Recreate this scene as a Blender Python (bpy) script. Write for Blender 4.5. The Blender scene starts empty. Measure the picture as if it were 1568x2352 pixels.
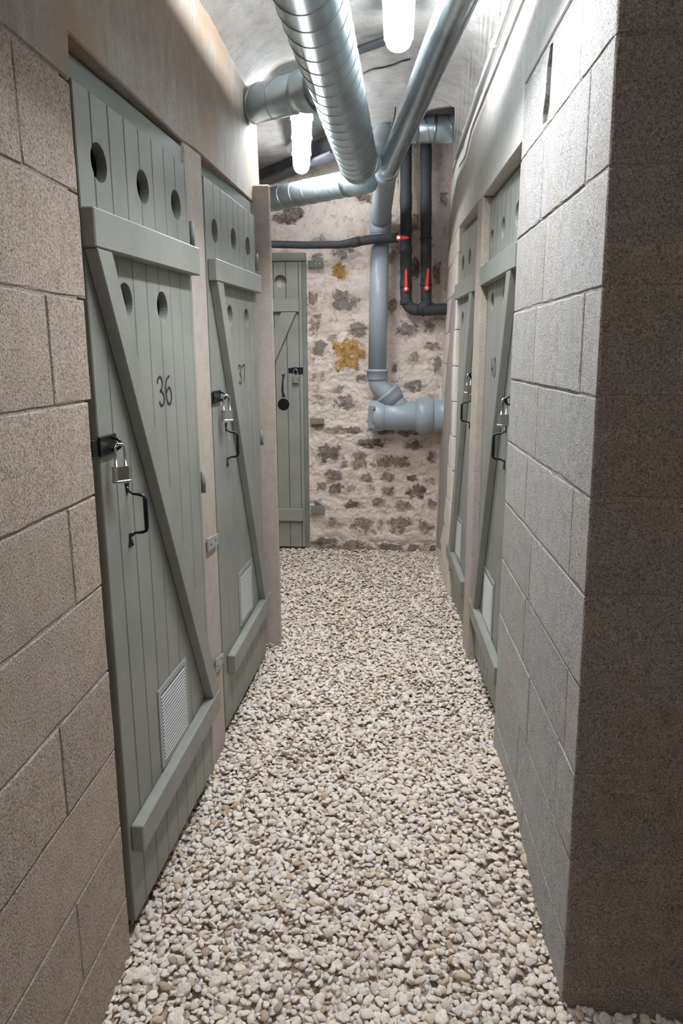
import bpy, bmesh, math, random
import numpy as np
from mathutils import Vector, Matrix, noise

# ------------------------------------------------------------------ camera
F_PX, CX, CY, CAM_H = 1650.0, 784.0, 1176.0, 1.45
Fw = np.array([895 - CX, 808 - CY, F_PX]); Fw /= np.linalg.norm(Fw)
_t = -((805 - CX) * Fw[0] + F_PX * Fw[2]) / Fw[1]
Dn = np.array([805 - CX, _t, F_PX]); Dn /= np.linalg.norm(Dn)
Xr = np.cross(Dn, Fw)
R = np.array([Xr, Fw, -Dn])                      # camera (x right, y down, z forward) -> world

cam_data = bpy.data.cameras.new('camera')
cam_data.sensor_fit = 'HORIZONTAL'; cam_data.sensor_width = 36.0
cam_data.lens = F_PX / 1568 * 36.0; cam_data.clip_start = 0.05; cam_data.clip_end = 60
cam = bpy.data.objects.new('camera', cam_data)
bpy.context.scene.collection.objects.link(cam)
cx_, cy_, cz_ = R @ np.array([1, 0, 0]), R @ np.array([0, -1, 0]), R @ np.array([0, 0, -1])
M = Matrix.Identity(4)
for i in range(3):
    M[i][0], M[i][1], M[i][2] = cx_[i], cy_[i], cz_[i]
M[2][3] = CAM_H
cam.matrix_world = M
bpy.context.scene.camera = cam

# ------------------------------------------------------------------ world + exposure
scene = bpy.context.scene
world = bpy.data.worlds.new('world'); scene.world = world; world.use_nodes = True
world.node_tree.nodes['Background'].inputs[0].default_value = (0.02, 0.022, 0.026, 1)
world.node_tree.nodes['Background'].inputs[1].default_value = 1.0
scene.view_settings.view_transform = 'Standard'
scene.view_settings.look = 'None'
scene.view_settings.exposure = 1.0
scene.view_settings.gamma = 1.0
scene.view_settings.use_curve_mapping = False
scene.cycles.max_bounces = 10; scene.cycles.diffuse_bounces = 7; scene.cycles.glossy_bounces = 4
TUBE_POWER = 45.0          # radiance of the LED tubes
REAR_FILL_POWER = 20.0  # fill lamp added out of view to brighten the near walls

C = scene.collection
rnd = random.Random(7)

# ------------------------------------------------------------------ pixel helpers (1568 x 2352 frame)
def ray(px, py): return R @ np.array([px - CX, py - CY, F_PX])
def at(px, py, x=None, y=None, z=None):
    r = ray(px, py)
    t = x / r[0] if x is not None else (y / r[1] if y is not None else (z - CAM_H) / r[2])
    return Vector((r[0] * t, r[1] * t, CAM_H + r[2] * t))

# ------------------------------------------------------------------ materials
def mat_new(name):
    m = bpy.data.materials.new(name); m.use_nodes = True
    nt = m.node_tree
    return m, nt, nt.nodes['Principled BSDF']
def nd(nt, typ, **kw):
    n = nt.nodes.new(typ)
    for k, v in kw.items():
        if k.startswith('i_'): n.inputs[k[2:].replace('_', ' ')].default_value = v
        else: setattr(n, k, v)
    return n
def lk(nt, a, b): nt.links.new(a, b)
def srgb(r, g, b):
    f = lambda c: (c / 255 / 12.92) if c / 255 <= 0.04045 else ((c / 255 + 0.055) / 1.055) ** 2.4
    return (f(r), f(g), f(b), 1)
def ramp(nt, fac, stops):
    n = nt.nodes.new('ShaderNodeValToRGB')
    el = n.color_ramp.elements
    while len(el) < len(stops): el.new(0.5)
    for e, (p, c) in zip(el, stops): e.position = p; e.color = c
    lk(nt, fac, n.inputs[0]); return n
def pos(nt, scale=(1, 1, 1)):
    g = nt.nodes.new('ShaderNodeNewGeometry'); mp = nt.nodes.new('ShaderNodeMapping')
    mp.inputs['Scale'].default_value = scale
    lk(nt, g.outputs['Position'], mp.inputs[0]); return mp.outputs[0]
def tex_noise(nt, vec, scale, detail=4, rough=0.6, dist=0):
    n = nt.nodes.new('ShaderNodeTexNoise'); n.inputs['Scale'].default_value = scale
    n.inputs['Detail'].default_value = detail; n.inputs['Roughness'].default_value = rough
    n.inputs['Distortion'].default_value = dist
    lk(nt, vec, n.inputs['Vector']); return n
def mixc(nt, fac, a, b, mode='MIX'):
    n = nt.nodes.new('ShaderNodeMix'); n.data_type = 'RGBA'; n.blend_type = mode
    for s, v in ((n.inputs[0], fac), (n.inputs[6], a), (n.inputs[7], b)):
        if hasattr(v, 'links'): lk(nt, v, s)
        else: s.default_value = v
    return n.outputs[2]
def math_(nt, op, a, b=None, clamp=False):
    n = nt.nodes.new('ShaderNodeMath'); n.operation = op; n.use_clamp = clamp
    for s, v in ((n.inputs[0], a), (n.inputs[1], b)):
        if v is None: continue
        if hasattr(v, 'links'): lk(nt, v, s)
        else: s.default_value = v
    return n.outputs[0]
def bump(nt, bsdf, h, strength, dist):
    b = nt.nodes.new('ShaderNodeBump'); b.inputs['Strength'].default_value = strength
    b.inputs['Distance'].default_value = dist
    lk(nt, h, b.inputs['Height']); lk(nt, b.outputs[0], bsdf.inputs['Normal']); return b

def concrete(name, ca, cb, cstain, grain=230, stain=0.35, bstr=0.8, per_block=0.12, dark=(60, 54, 50), light=(225, 220, 214)):
    m, nt, b = mat_new(name)
    p = pos(nt)
    big = tex_noise(nt, p, 3.2, 5, 0.6)
    mid = tex_noise(nt, p, 22, 4, 0.65)
    fine = tex_noise(nt, p, grain, 4, 0.75)
    base = ramp(nt, mid.outputs[0], [(0.3, ca), (0.7, cb)]).outputs[0]
    st = ramp(nt, big.outputs[0], [(0.45, (0, 0, 0, 1)), (0.72, (1, 1, 1, 1))]).outputs[0]
    base = mixc(nt, math_(nt, 'MULTIPLY', st, stain), base, cstain)
    sp = ramp(nt, fine.outputs[0], [(0.41, (1, 1, 1, 1)), (0.475, (0, 0, 0, 1))]).outputs[0]
    base = mixc(nt, math_(nt, 'MULTIPLY', sp, 0.62), base, srgb(*dark))
    sl = ramp(nt, fine.outputs[0], [(0.55, (0, 0, 0, 1)), (0.63, (1, 1, 1, 1))]).outputs[0]
    base = mixc(nt, math_(nt, 'MULTIPLY', sl, 0.6), base, srgb(*light))
    vor = nt.nodes.new('ShaderNodeTexVoronoi'); vor.inputs['Scale'].default_value = grain * 0.16
    lk(nt, p, vor.inputs['Vector'])
    pit = ramp(nt, vor.outputs['Distance'], [(0.05, (1, 1, 1, 1)), (0.13, (0, 0, 0, 1))]).outputs[0]
    base = mixc(nt, math_(nt, 'MULTIPLY', pit, 0.35), base, srgb(*dark))
    oi = nt.nodes.new('ShaderNodeObjectInfo')
    v = math_(nt, 'ADD', math_(nt, 'MULTIPLY', oi.outputs['Random'], per_block), 1 - per_block / 2)
    hsv = nt.nodes.new('ShaderNodeHueSaturation'); lk(nt, base, hsv.inputs['Color']); lk(nt, v, hsv.inputs['Value'])
    lk(nt, hsv.outputs[0], b.inputs['Base Color'])
    b.inputs['Roughness'].default_value = 0.93
    h = math_(nt, 'ADD', fine.outputs[0], math_(nt, 'MULTIPLY', mid.outputs[0], 0.6))
    h = math_(nt, 'SUBTRACT', h, math_(nt, 'MULTIPLY', pit, 0.5))
    bump(nt, b, h, bstr, 0.004)
    return m

def cast(name, ca, cb, cstain, vert=(14, 14, 2.2), stain=0.6):
    m, nt, b = mat_new(name)
    p = pos(nt); ps = pos(nt, vert)
    streak = tex_noise(nt, ps, 3.0, 6, 0.7, 0.3)
    big = tex_noise(nt, p, 1.9, 4, 0.6)
    fine = tex_noise(nt, p, 160, 3, 0.7)
    base = ramp(nt, streak.outputs[0], [(0.32, ca), (0.68, cb)]).outputs[0]
    st = ramp(nt, big.outputs[0], [(0.47, (0, 0, 0, 1)), (0.66, (1, 1, 1, 1))]).outputs[0]
    st = math_(nt, 'MULTIPLY', math_(nt, 'MULTIPLY', st, streak.outputs[0]), stain * 1.6, True)
    base = mixc(nt, st, base, cstain)
    sp = ramp(nt, fine.outputs[0], [(0.36, (1, 1, 1, 1)), (0.43, (0, 0, 0, 1))]).outputs[0]
    base = mixc(nt, math_(nt, 'MULTIPLY', sp, 0.45), base, srgb(80, 70, 62))
    lk(nt, base, b.inputs['Base Color']); b.inputs['Roughness'].default_value = 0.85
    h = math_(nt, 'ADD', math_(nt, 'MULTIPLY', streak.outputs[0], 0.7), math_(nt, 'MULTIPLY', fine.outputs[0], 0.4))
    bump(nt, b, h, 0.45, 0.003)
    return m

def plain(name, col, rough=0.6, metal=0.0, bscale=None, bstr=0.2, var=0.0, vscale=30, coat=0):
    m, nt, b = mat_new(name)
    b.inputs['Base Color'].default_value = col
    b.inputs['Roughness'].default_value = rough; b.inputs['Metallic'].default_value = metal
    if coat: b.inputs['Coat Weight'].default_value = coat
    if var:
        n = tex_noise(nt, pos(nt), vscale, 4, 0.6)
        lo = tuple(c * (1 - var) for c in col[:3]) + (1,); hi = tuple(min(1, c * (1 + var)) for c in col[:3]) + (1,)
        lk(nt, ramp(nt, n.outputs[0], [(0.3, lo), (0.7, hi)]).outputs[0], b.inputs['Base Color'])
    if bscale:
        n2 = tex_noise(nt, pos(nt), bscale, 4, 0.65); bump(nt, b, n2.outputs[0], bstr, 0.002)
    return m

def paint(name, col, dark):
    m, nt, b = mat_new(name)
    p = pos(nt)
    n = tex_noise(nt, p, 6, 5, 0.6)
    g = tex_noise(nt, pos(nt, (60, 60, 2.0)), 3.5, 5, 0.6, 0.4)
    f = ramp(nt, n.outputs[0], [(0.3, dark), (0.62, col)]).outputs[0]
    f = mixc(nt, math_(nt, 'MULTIPLY', g.outputs[0], 0.12), f, dark)
    sc = tex_noise(nt, p, 45, 3, 0.8)
    s2 = ramp(nt, sc.outputs[0], [(0.70, (0, 0, 0, 1)), (0.76, (1, 1, 1, 1))]).outputs[0]
    f = mixc(nt, math_(nt, 'MULTIPLY', s2, 0.25), f, srgb(150, 152, 146))
    lk(nt, f, b.inputs['Base Color']); b.inputs['Roughness'].default_value = 0.5
    b.inputs['Specular IOR Level'].default_value = 0.4
    bump(nt, b, g.outputs[0], 0.25, 0.001)
    return m

def galvanised(name, rough=0.34, col=(0.50, 0.60, 0.64, 1)):
    m, nt, b = mat_new(name)
    p = pos(nt)
    v = nt.nodes.new('ShaderNodeTexVoronoi'); v.inputs['Scale'].default_value = 60; lk(nt, p, v.inputs['Vector'])
    n = tex_noise(nt, pos(nt), 9, 5, 0.65)
    c = ramp(nt, n.outputs[0], [(0.3, tuple(x * 0.78 for x in col[:3]) + (1,)), (0.65, col)]).outputs[0]
    c = mixc(nt, math_(nt, 'MULTIPLY', v.outputs['Color'], 0.18), c, (0.45, 0.52, 0.55, 1))
    lk(nt, c, b.inputs['Base Color']); b.inputs['Metallic'].default_value = 0.72
    r = math_(nt, 'ADD', math_(nt, 'MULTIPLY', n.outputs[0], 0.22), rough - 0.1)
    lk(nt, r, b.inputs['Roughness'])
    bump(nt, b, math_(nt, 'ADD', n.outputs[0], math_(nt, 'MULTIPLY', v.outputs['Distance'], 0.15)), 0.12, 0.004)
    return m

def emit(name, col, s):
    m = bpy.data.materials.new(name); m.use_nodes = True; nt = m.node_tree; nt.nodes.clear()
    e = nt.nodes.new('ShaderNodeEmission'); o = nt.nodes.new('ShaderNodeOutputMaterial')
    e.inputs[0].default_value = col; e.inputs[1].default_value = s; lk(nt, e.outputs[0], o.inputs[0]); return m

M_BLOCK_L = concrete('block_warm', srgb(176, 158, 142), srgb(196, 178, 164), srgb(172, 156, 148))
M_BLOCK_R = concrete('block_grey', srgb(166, 163, 161), srgb(188, 186, 184), srgb(184, 164, 144), stain=0.4)
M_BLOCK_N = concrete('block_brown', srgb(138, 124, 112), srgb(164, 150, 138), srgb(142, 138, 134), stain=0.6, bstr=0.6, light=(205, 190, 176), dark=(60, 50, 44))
M_MORTAR = concrete('mortar', srgb(160, 152, 145), srgb(186, 178, 172), srgb(140, 132, 126), grain=300)
M_BEAM_L = cast('cast_beam_warm', srgb(142, 132, 122), srgb(166, 158, 150), srgb(150, 116, 84), vert=(8, 8, 3), stain=0.75)
M_BEAM_R = cast('cast_beam_pale', srgb(190, 186, 181), srgb(208, 204, 200), srgb(188, 168, 148), stain=0.3)
M_PALE_BLOCK = cast('pale_block', srgb(214, 205, 196), srgb(230, 223, 216), srgb(206, 186, 168), stain=0.3)  # paler tone for the far blocks of the right wall
M_REVEAL = concrete('broken_concrete', srgb(182, 170, 158), srgb(202, 191, 180), srgb(176, 162, 148), grain=300, bstr=0.9, dark=(124, 112, 102), light=(226, 218, 210))
M_SOFFIT = concrete('soffit_concrete', srgb(120, 108, 96), srgb(140, 128, 114), srgb(104, 94, 84), grain=150)
M_CEIL = cast('ceiling_plaster', srgb(124, 120, 118), srgb(158, 154, 150), srgb(128, 116, 106), vert=(4, 4, 4), stain=0.5)
M_SAGE = paint('sage_paint', srgb(146, 147, 140), srgb(132, 134, 127))
M_SAGE_FRAME = paint('sage_paint_frame', srgb(128, 131, 124), srgb(114, 117, 110))
M_GALV = galvanised('galvanised_sheet')
M_GALV_S = galvanised('galvanised_smooth', 0.2, (0.55, 0.63, 0.66, 1))
M_SEAM = plain('duct_seam', (0.36, 0.42, 0.45, 1), 0.35, 1.0)
M_PVC = plain('grey_pvc', srgb(150, 160, 168), 0.38, var=0.05, vscale=8)
M_PVC_D = plain('grey_pvc_dark', srgb(132, 142, 150), 0.4)
M_FOAM = plain('black_foam', srgb(58, 60, 64), 0.75, bscale=60, bstr=0.35, var=0.2, vscale=25)
M_RED = plain('red_plastic', srgb(226, 52, 34), 0.35)
M_BLACK = plain('black_metal', srgb(22, 22, 24), 0.35, 0.3)
M_CHROME = plain('chrome', (0.8, 0.8, 0.82, 1), 0.15, 1.0)
M_STEEL = plain('lock_steel', (0.62, 0.61, 0.6, 1), 0.3, 1.0)
M_ALU = plain('white_aluminium', srgb(206, 207, 208), 0.4, 0.25)
M_ALU_D = plain('grille_frame', srgb(166, 168, 170), 0.45, 0.3)
M_INK = plain('brown_ink', srgb(52, 38, 38), 0.8)
M_DARK = plain('cell_darkness', srgb(46, 42, 38), 0.95)  # darkness of the unlit storage cells put into the colour
M_STEELBEAM = plain('painted_dark_steel', srgb(66, 66, 72), 0.6, 0.2, bscale=40, bstr=0.4, var=0.3, vscale=12)
M_CONDUIT = plain('grey_conduit', srgb(176, 178, 178), 0.5)
M_HOUSING = plain('lamp_housing', srgb(205, 208, 210), 0.5)
M_DIRT = plain('brown_dirt', srgb(98, 80, 64), 0.95, bscale=80, bstr=0.8, var=0.3, vscale=40)
M_SAND = plain('crushed_stone_bed', srgb(158, 142, 126), 0.95, bscale=120, bstr=0.9, var=0.35, vscale=90)
M_TUBE = emit('lit_led_diffuser', (0.93, 0.97, 1.0, 1), TUBE_POWER)
M_REAR_FILL = emit('rear_fill_diffuser', (0.93, 0.97, 1.0, 1), REAR_FILL_POWER)

def lime_wall(name):
    m, nt, b = mat_new(name)
    p = pos(nt)
    n = tex_noise(nt, p, 4.5, 6, 0.65, 0.3); f = tex_noise(nt, p, 55, 5, 0.7, 0.6); mid = tex_noise(nt, p, 14, 5, 0.7, 0.8)
    c = ramp(nt, n.outputs[0], [(0.3, srgb(214, 192, 174)), (0.5, srgb(232, 218, 208)), (0.68, srgb(238, 230, 224))]).outputs[0]
    s = ramp(nt, mid.outputs[0], [(0.545, (0, 0, 0, 1)), (0.66, (1, 1, 1, 1))]).outputs[0]
    c = mixc(nt, math_(nt, 'MULTIPLY', s, 0.62), c, srgb(150, 132, 118))
    d = ramp(nt, f.outputs[0], [(0.32, (1, 1, 1, 1)), (0.40, (0, 0, 0, 1))]).outputs[0]
    c = mixc(nt, math_(nt, 'MULTIPLY', d, 0.35), c, srgb(128, 110, 94))
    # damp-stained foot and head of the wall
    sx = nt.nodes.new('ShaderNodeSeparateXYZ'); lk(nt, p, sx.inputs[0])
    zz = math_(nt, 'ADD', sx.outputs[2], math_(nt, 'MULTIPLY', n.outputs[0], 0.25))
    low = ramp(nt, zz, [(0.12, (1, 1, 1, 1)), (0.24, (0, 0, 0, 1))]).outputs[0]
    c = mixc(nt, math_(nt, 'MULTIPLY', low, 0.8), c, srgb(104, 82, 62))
    lk(nt, c, b.inputs['Base Color']); b.inputs['Roughness'].default_value = 0.9
    h = math_(nt, 'ADD', math_(nt, 'MULTIPLY', f.outputs[0], 0.5), mid.outputs[0])
    bump(nt, b, h, 1.0, 0.016)
    return m
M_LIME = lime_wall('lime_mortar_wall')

def rubble(name, c1, c2, c3, mort=0.55):
    m, nt, b = mat_new(name)
    p = pos(nt)
    n = tex_noise(nt, p, 26, 6, 0.75, 1.2); f = tex_noise(nt, p, 90, 4, 0.7)
    c = ramp(nt, n.outputs[0], [(0.32, c1), (0.48, c2), (0.62, c3), (0.72, srgb(206, 192, 180))]).outputs[0]
    k = tex_noise(nt, p, 15, 6, 0.7, 0.5)
    an = nt.nodes.new('ShaderNodeAttribute'); an.attribute_name = 'rim'
    kv = math_(nt, 'ADD', k.outputs[0], math_(nt, 'MULTIPLY', math_(nt, 'POWER', an.outputs['Fac'], 2.0), 0.28))
    kk = ramp(nt, kv, [(mort + 0.05, (0, 0, 0, 1)), (mort + 0.13, (1, 1, 1, 1))]).outputs[0]
    c = mixc(nt, kk, c, srgb(228, 214, 204))
    lk(nt, c, b.inputs['Base Color']); b.inputs['Roughness'].default_value = 0.9
    bump(nt, b, math_(nt, 'ADD', n.outputs[0], math_(nt, 'MULTIPLY', f.outputs[0], 0.4)), 1.0, 0.014)
    return m
RUB = {'G': rubble('rubble_grey', srgb(108, 100, 96), srgb(142, 132, 126), srgb(178, 168, 160)),
       'B': rubble('rubble_brown', srgb(98, 82, 72), srgb(156, 136, 122), srgb(190, 172, 158)),
       'D': rubble('rubble_dark', srgb(78, 68, 64), srgb(124, 110, 102), srgb(168, 154, 144), 0.56),
       'O': rubble('rubble_ochre', srgb(122, 88, 46), srgb(188, 142, 82), srgb(208, 180, 136), 0.60),
       'L': rubble('rubble_pale', srgb(120, 104, 92), srgb(176, 160, 146), srgb(200, 186, 174), 0.5)}

def pebble_mat():
    m, nt, b = mat_new('limestone_pebble')
    g = nt.nodes.new('ShaderNodeNewGeometry'); oi = nt.nodes.new('ShaderNodeObjectInfo')
    r = math_(nt, 'FRACT', math_(nt, 'ADD', g.outputs['Random Per Island'], oi.outputs['Random']))
    c = ramp(nt, r, [(0.0, srgb(226, 214, 200)), (0.25, srgb(240, 230, 218)), (0.45, srgb(216, 202, 188)), (0.62, srgb(234, 226, 218)),
                     (0.80, srgb(212, 206, 202)), (0.93, srgb(208, 188, 164)), (0.975, srgb(182, 156, 130)), (1.0, srgb(150, 146, 144))]).outputs[0]
    n = tex_noise(nt, pos(nt), 140, 4, 0.7)
    c = mixc(nt, ramp(nt, n.outputs[0], [(0.35, (0.4, 0.4, 0.4, 1)), (0.6, (0, 0, 0, 1))]).outputs[0], c, srgb(150, 132, 114))
    lk(nt, c, b.inputs['Base Color']); b.inputs['Roughness'].default_value = 0.75
    bump(nt, b, n.outputs[0], 0.35, 0.002)
    return m
M_PEB = pebble_mat()

# ------------------------------------------------------------------ object helpers
def link(name, me, parent=None, **props):
    o = bpy.data.objects.new(name, me); C.objects.link(o)
    if parent is not None: o.parent = parent
    for k, v in props.items(): o[k] = v
    return o
def mesh_of(name, verts, faces, mat, smooth=False):
    me = bpy.data.meshes.new(name); me.from_pydata([tuple(v) for v in verts], [], faces)
    me.materials.append(mat)
    if smooth: me.polygons.foreach_set('use_smooth', [True] * len(me.polygons))
    me.update(); return me
def fix(me, bevel=0.0, smooth=False, seg=1):
    bm = bmesh.new(); bm.from_mesh(me)
    bmesh.ops.remove_doubles(bm, verts=bm.verts, dist=1e-5)
    bmesh.ops.recalc_face_normals(bm, faces=bm.faces)
    if bevel > 0:
        bmesh.ops.bevel(bm, geom=list(bm.edges), offset=bevel, segments=seg, affect='EDGES', clamp_overlap=True)
    bm.to_mesh(me); bm.free()
    if smooth: me.polygons.foreach_set('use_smooth', [True] * len(me.polygons))
    return me
HEXF = [(0, 1, 2, 3), (7, 6, 5, 4), (0, 4, 5, 1), (1, 5, 6, 2), (2, 6, 7, 3), (3, 7, 4, 0)]
ID = lambda u, v, n: Vector((u, v, n))
def fbox(fr, u0, u1, v0, v1, n0, n1):
    """eight corners of a box in the frame fr(u,v,n)"""
    return [fr(u0, v0, n0), fr(u1, v0, n0), fr(u1, v1, n0), fr(u0, v1, n0), fr(u0, v0, n1), fr(u1, v0, n1), fr(u1, v1, n1), fr(u0, v1, n1)]
def box(name, fr, u0, u1, v0, v1, n0, n1, mat, parent=None, bevel=0.0, jit=0.0, **props):
    vs = fbox(fr, u0, u1, v0, v1, n0, n1)
    if jit: vs = [v + Vector([rnd.uniform(-jit, jit) for _ in range(3)]) for v in vs]
    me = mesh_of(name, vs, HEXF, mat); fix(me, bevel)
    return link(name, me, parent, **props)
def block(fr, u0, u1, v0, v1, n0, n1, mat, parent, jag=0.0022, cham=0.0016):
    pts = []
    for (a, b) in (((u0, v0), (u1, v0)), ((u1, v0), (u1, v1)), ((u1, v1), (u0, v1)), ((u0, v1), (u0, v0))):
        L = math.hypot(b[0] - a[0], b[1] - a[1]); k = max(2, int(L / 0.045))
        for i in range(k):
            t = i / k; pts.append((a[0] + (b[0] - a[0]) * t, a[1] + (b[1] - a[1]) * t))
    cu, cv = (u0 + u1) / 2, (v0 + v1) / 2; K = len(pts); vs = []
    def inset(p, d): return (p[0] + (d if p[0] < cu - 1e-6 and abs(p[0] - u0) < 1e-6 else (-d if abs(p[0] - u1) < 1e-6 else 0)), p[1] + (d if abs(p[1] - v0) < 1e-6 else (-d if abs(p[1] - v1) < 1e-6 else 0)))
    for ring, (n, d, j) in enumerate(((n0, 0, 0), (n1 - cham, 0, 0.3), (n1, cham, 1))):
        for p in pts:
            q = inset(p, d); jj = jag * j * (2.6 if rnd.random() < 0.10 else 1)
            vs.append(fr(*inset(q, 0) if not j else (inset(p, d + abs(rnd.gauss(0, jj)))), n))
    fs = []
    for r_ in range(2):
        for i in range(K): fs.append((r_ * K + i, r_ * K + (i + 1) % K, (r_ + 1) * K + (i + 1) % K, (r_ + 1) * K + i))
    fs.append(tuple(range(2 * K, 3 * K))); fs.append(tuple(range(K - 1, -1, -1)))
    me = mesh_of('block', vs, fs, mat)
    bm = bmesh.new(); bm.from_mesh(me); bmesh.ops.recalc_face_normals(bm, faces=bm.faces); bm.to_mesh(me); bm.free()
    return link('block', me, parent)
def prism(name, fr, poly, n0, n1, mat, parent=None, bevel=0.0, **props):
    k = len(poly)
    vs = [fr(u, v, n0) for u, v in poly] + [fr(u, v, n1) for u, v in poly]
    fs = [tuple(range(k)), tuple(range(2 * k - 1, k - 1, -1))] + [(i, (i + 1) % k, k + (i + 1) % k, k + i) for i in range(k)]
    me = mesh_of(name, vs, fs, mat); fix(me, bevel)
    return link(name, me, parent, **props)
def join_boxes(name, boxes, mat, parent=None, bevel=0.0, **props):
    vs, fs = [], []
    for b in boxes:
        k = len(vs); vs += b; fs += [tuple(i + k for i in f) for f in HEXF]
    me = mesh_of(name, vs, fs, mat)
    bm = bmesh.new(); bm.from_mesh(me); bmesh.ops.recalc_face_normals(bm, faces=bm.faces)
    if bevel: bmesh.ops.bevel(bm, geom=list(bm.edges), offset=bevel, segments=1, affect='EDGES')
    bm.to_mesh(me); bm.free()
    return link(name, me, parent, **props)
def sweep_vf(pts, rads, seg=24, cap=True, flat=None):
    pts = [Vector(p) for p in pts]
    if not isinstance(rads, (list, tuple)): rads = [rads] * len(pts)
    vs, fs = [], []
    tan = []
    for i in range(len(pts)):
        a = pts[max(0, i - 1)]; b = pts[min(len(pts) - 1, i + 1)]
        tt = (b - a); tan.append(tt.normalized() if tt.length > 1e-9 else Vector((0, 0, 1)))
    up = Vector((0, 0, 1)) if abs(tan[0].z) < 0.9 else Vector((1, 0, 0))
    x = tan[0].cross(up).normalized()
    for i, p in enumerate(pts):
        x = (x - tan[i] * x.dot(tan[i])).normalized(); y = tan[i].cross(x)
        for j in range(seg):
            a = 2 * math.pi * j / seg
            vs.append(p + x * math.cos(a) * rads[i] + y * math.sin(a) * rads[i] * (flat or 1))
    for i in range(len(pts) - 1):
        for j in range(seg):
            fs.append((i * seg + j, i * seg + (j + 1) % seg, (i + 1) * seg + (j + 1) % seg, (i + 1) * seg + j))
    if cap:
        fs.append(tuple(range(seg - 1, -1, -1))); k = (len(pts) - 1) * seg; fs.append(tuple(range(k, k + seg)))
    return vs, fs
def tube(name, pts, rads, mat, parent=None, seg=24, cap=True, flat=None, **props):
    vs, fs = sweep_vf(pts, rads, seg, cap, flat)
    me = mesh_of(name, vs, fs, mat, True)
    for p in me.polygons:
        if len(p.vertices) > 4: p.use_smooth = False
    return link(name, me, parent, **props)
def arc(p0, p1, p2, n=8):
    p0, p1, p2 = Vector(p0), Vector(p1), Vector(p2)
    return [p0 * (1 - t) ** 2 + p1 * 2 * t * (1 - t) + p2 * t * t for t in [i / n for i in range(n + 1)]]
def helix(name, p0, p1, r, pitch, mat, parent, width=0.006, height=0.0022, sgn=1, per=44, phase=0.0):
    p0, p1 = Vector(p0), Vector(p1); L = (p1 - p0).length; t = (p1 - p0).normalized()
    up = Vector((0, 0, 1)) if abs(t.z) < 0.9 else Vector((1, 0, 0))
    x = t.cross(up).normalized(); y = t.cross(x)
    N = int(L / pitch * per); vs, fs = [], []
    for i in range(N + 1):
        a = 2 * math.pi * i / per * sgn + phase; s = L * i / N
        d = x * math.cos(a) + y * math.sin(a)
        for (ds, dr) in ((-width / 2, -0.001), (-width / 4, height), (width / 4, height), (width / 2, -0.001)):
            vs.append(p0 + t * min(max(s + ds, 0), L) + d * (r + dr))
    for i in range(N):
        for k in range(3): fs.append((4 * i + k, 4 * i + k + 1, 4 * i + 5 + k, 4 * i + 4 + k))
    me = mesh_of(name, vs, fs, mat, True); fix(me, 0, True)
    return link(name, me, parent)
def empty(name, loc=(0, 0, 0), **props):
    o = bpy.data.objects.new(name, None); C.objects.link(o); o.location = loc
    o.empty_display_size = 0.05
    for k, v in props.items(): o[k] = v
    return o

# ------------------------------------------------------------------ wall frames: (u = along corridor, v = height, n = out of the wall into the corridor)
def LX(y): return -0.622 + 0.0035 * (y - 0.9)
def FL(u, v, n): return Vector((LX(u) + n, u, v))
def RX(y, z):
    lean = min(max((y - 4.25) / 0.95, 0), 1)
    return 0.404 - 0.0133 * (y - 1.37) + lean * 0.018 * z
def FR(u, v, n):
    k = min(max((2.30 - u) / 0.93, 0), 1)
    return Vector((RX(u, v) - n, u + 0.063 * v * k, v))
def FN(u, v, n):   # near end face of the right-hand wall, u = x
    return Vector((u, 1.37 + 0.063 * v - n, v))
CEIL = 2.53

# ------------------------------------------------------------------ setting: floor, ceiling, walls
floor = box('floor', ID, -2.2, 2.2, -1.6, 5.4, -0.16, -0.045, M_DIRT, kind='structure',
            label='cellar corridor floor bedded with pale limestone gravel', category='floor')

def ceil_z(x, y):
    c = -0.11; hw = 0.52
    t = min(abs(x - c) / hw, 1.0)
    z = CEIL + 0.14 * (1 - t ** 3.5)
    sy = min(max((y - 3.25) / 0.45, 0), 1); sx = min(max((-0.22 - x) / 0.25, 0), 1)
    z += 0.12 * sy * sy * (3 - 2 * sy) * sx * sx * (3 - 2 * sx)
    z += 0.012 * noise.noise(Vector((x * 3, y * 3, 0.3))) + 0.005 * noise.noise(Vector((x * 14, y * 14, 2)))
    return z
EDGE = []
for (px_, py_) in ((600, 421), (775, 352), (965, 262), (1046, 246)):
    q = at(px_, py_, z=2.58)
    for _ in range(6): q = at(px_, py_, z=ceil_z(q.x, q.y))
    EDGE.append((q.x, q.y))
def y_edge(x):
    if x > EDGE[-1][0]: return min(EDGE[-1][1] + (x - EDGE[-1][0]) * 14.0, 5.3)
    if x <= EDGE[0][0]: return min(5.15, EDGE[0][1] + (EDGE[0][0] - x) * 1.0)
    for (xa, ya), (xb, yb) in zip(EDGE[:-1], EDGE[1:]):
        if xa <= x <= xb: return ya + (yb - ya) * (x - xa) / (xb - xa)
vs, fs = [], []
xs = [-2.2, -1.9, -1.6, -1.3, -1.1, -0.95, -0.85] + [-0.75 + 1.14 * i / 76 for i in range(77)] + [0.45, 0.6, 1.0, 1.6, 2.2]
nx, ny = len(xs) - 1, 150
for j in range(ny + 1):
    for i in range(nx + 1):
        x = xs[i]; y = -1.6 + (y_edge(x) + 1.6) * j / ny
        vs.append((x, y, ceil_z(x, y)))
NB = len(vs)
for i in range(nx + 1): v_ = vs[ny * (nx + 1) + i]; vs.append((v_[0], v_[1] + 0.01, 3.0))
for j in range(ny):
    for i in range(nx):
        a = j * (nx + 1) + i; fs.append((a, a + nx + 1, a + nx + 2, a + 1))
for i in range(nx): a = ny * (nx + 1) + i; fs.append((a, NB + i, NB + i + 1, a + 1))
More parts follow.
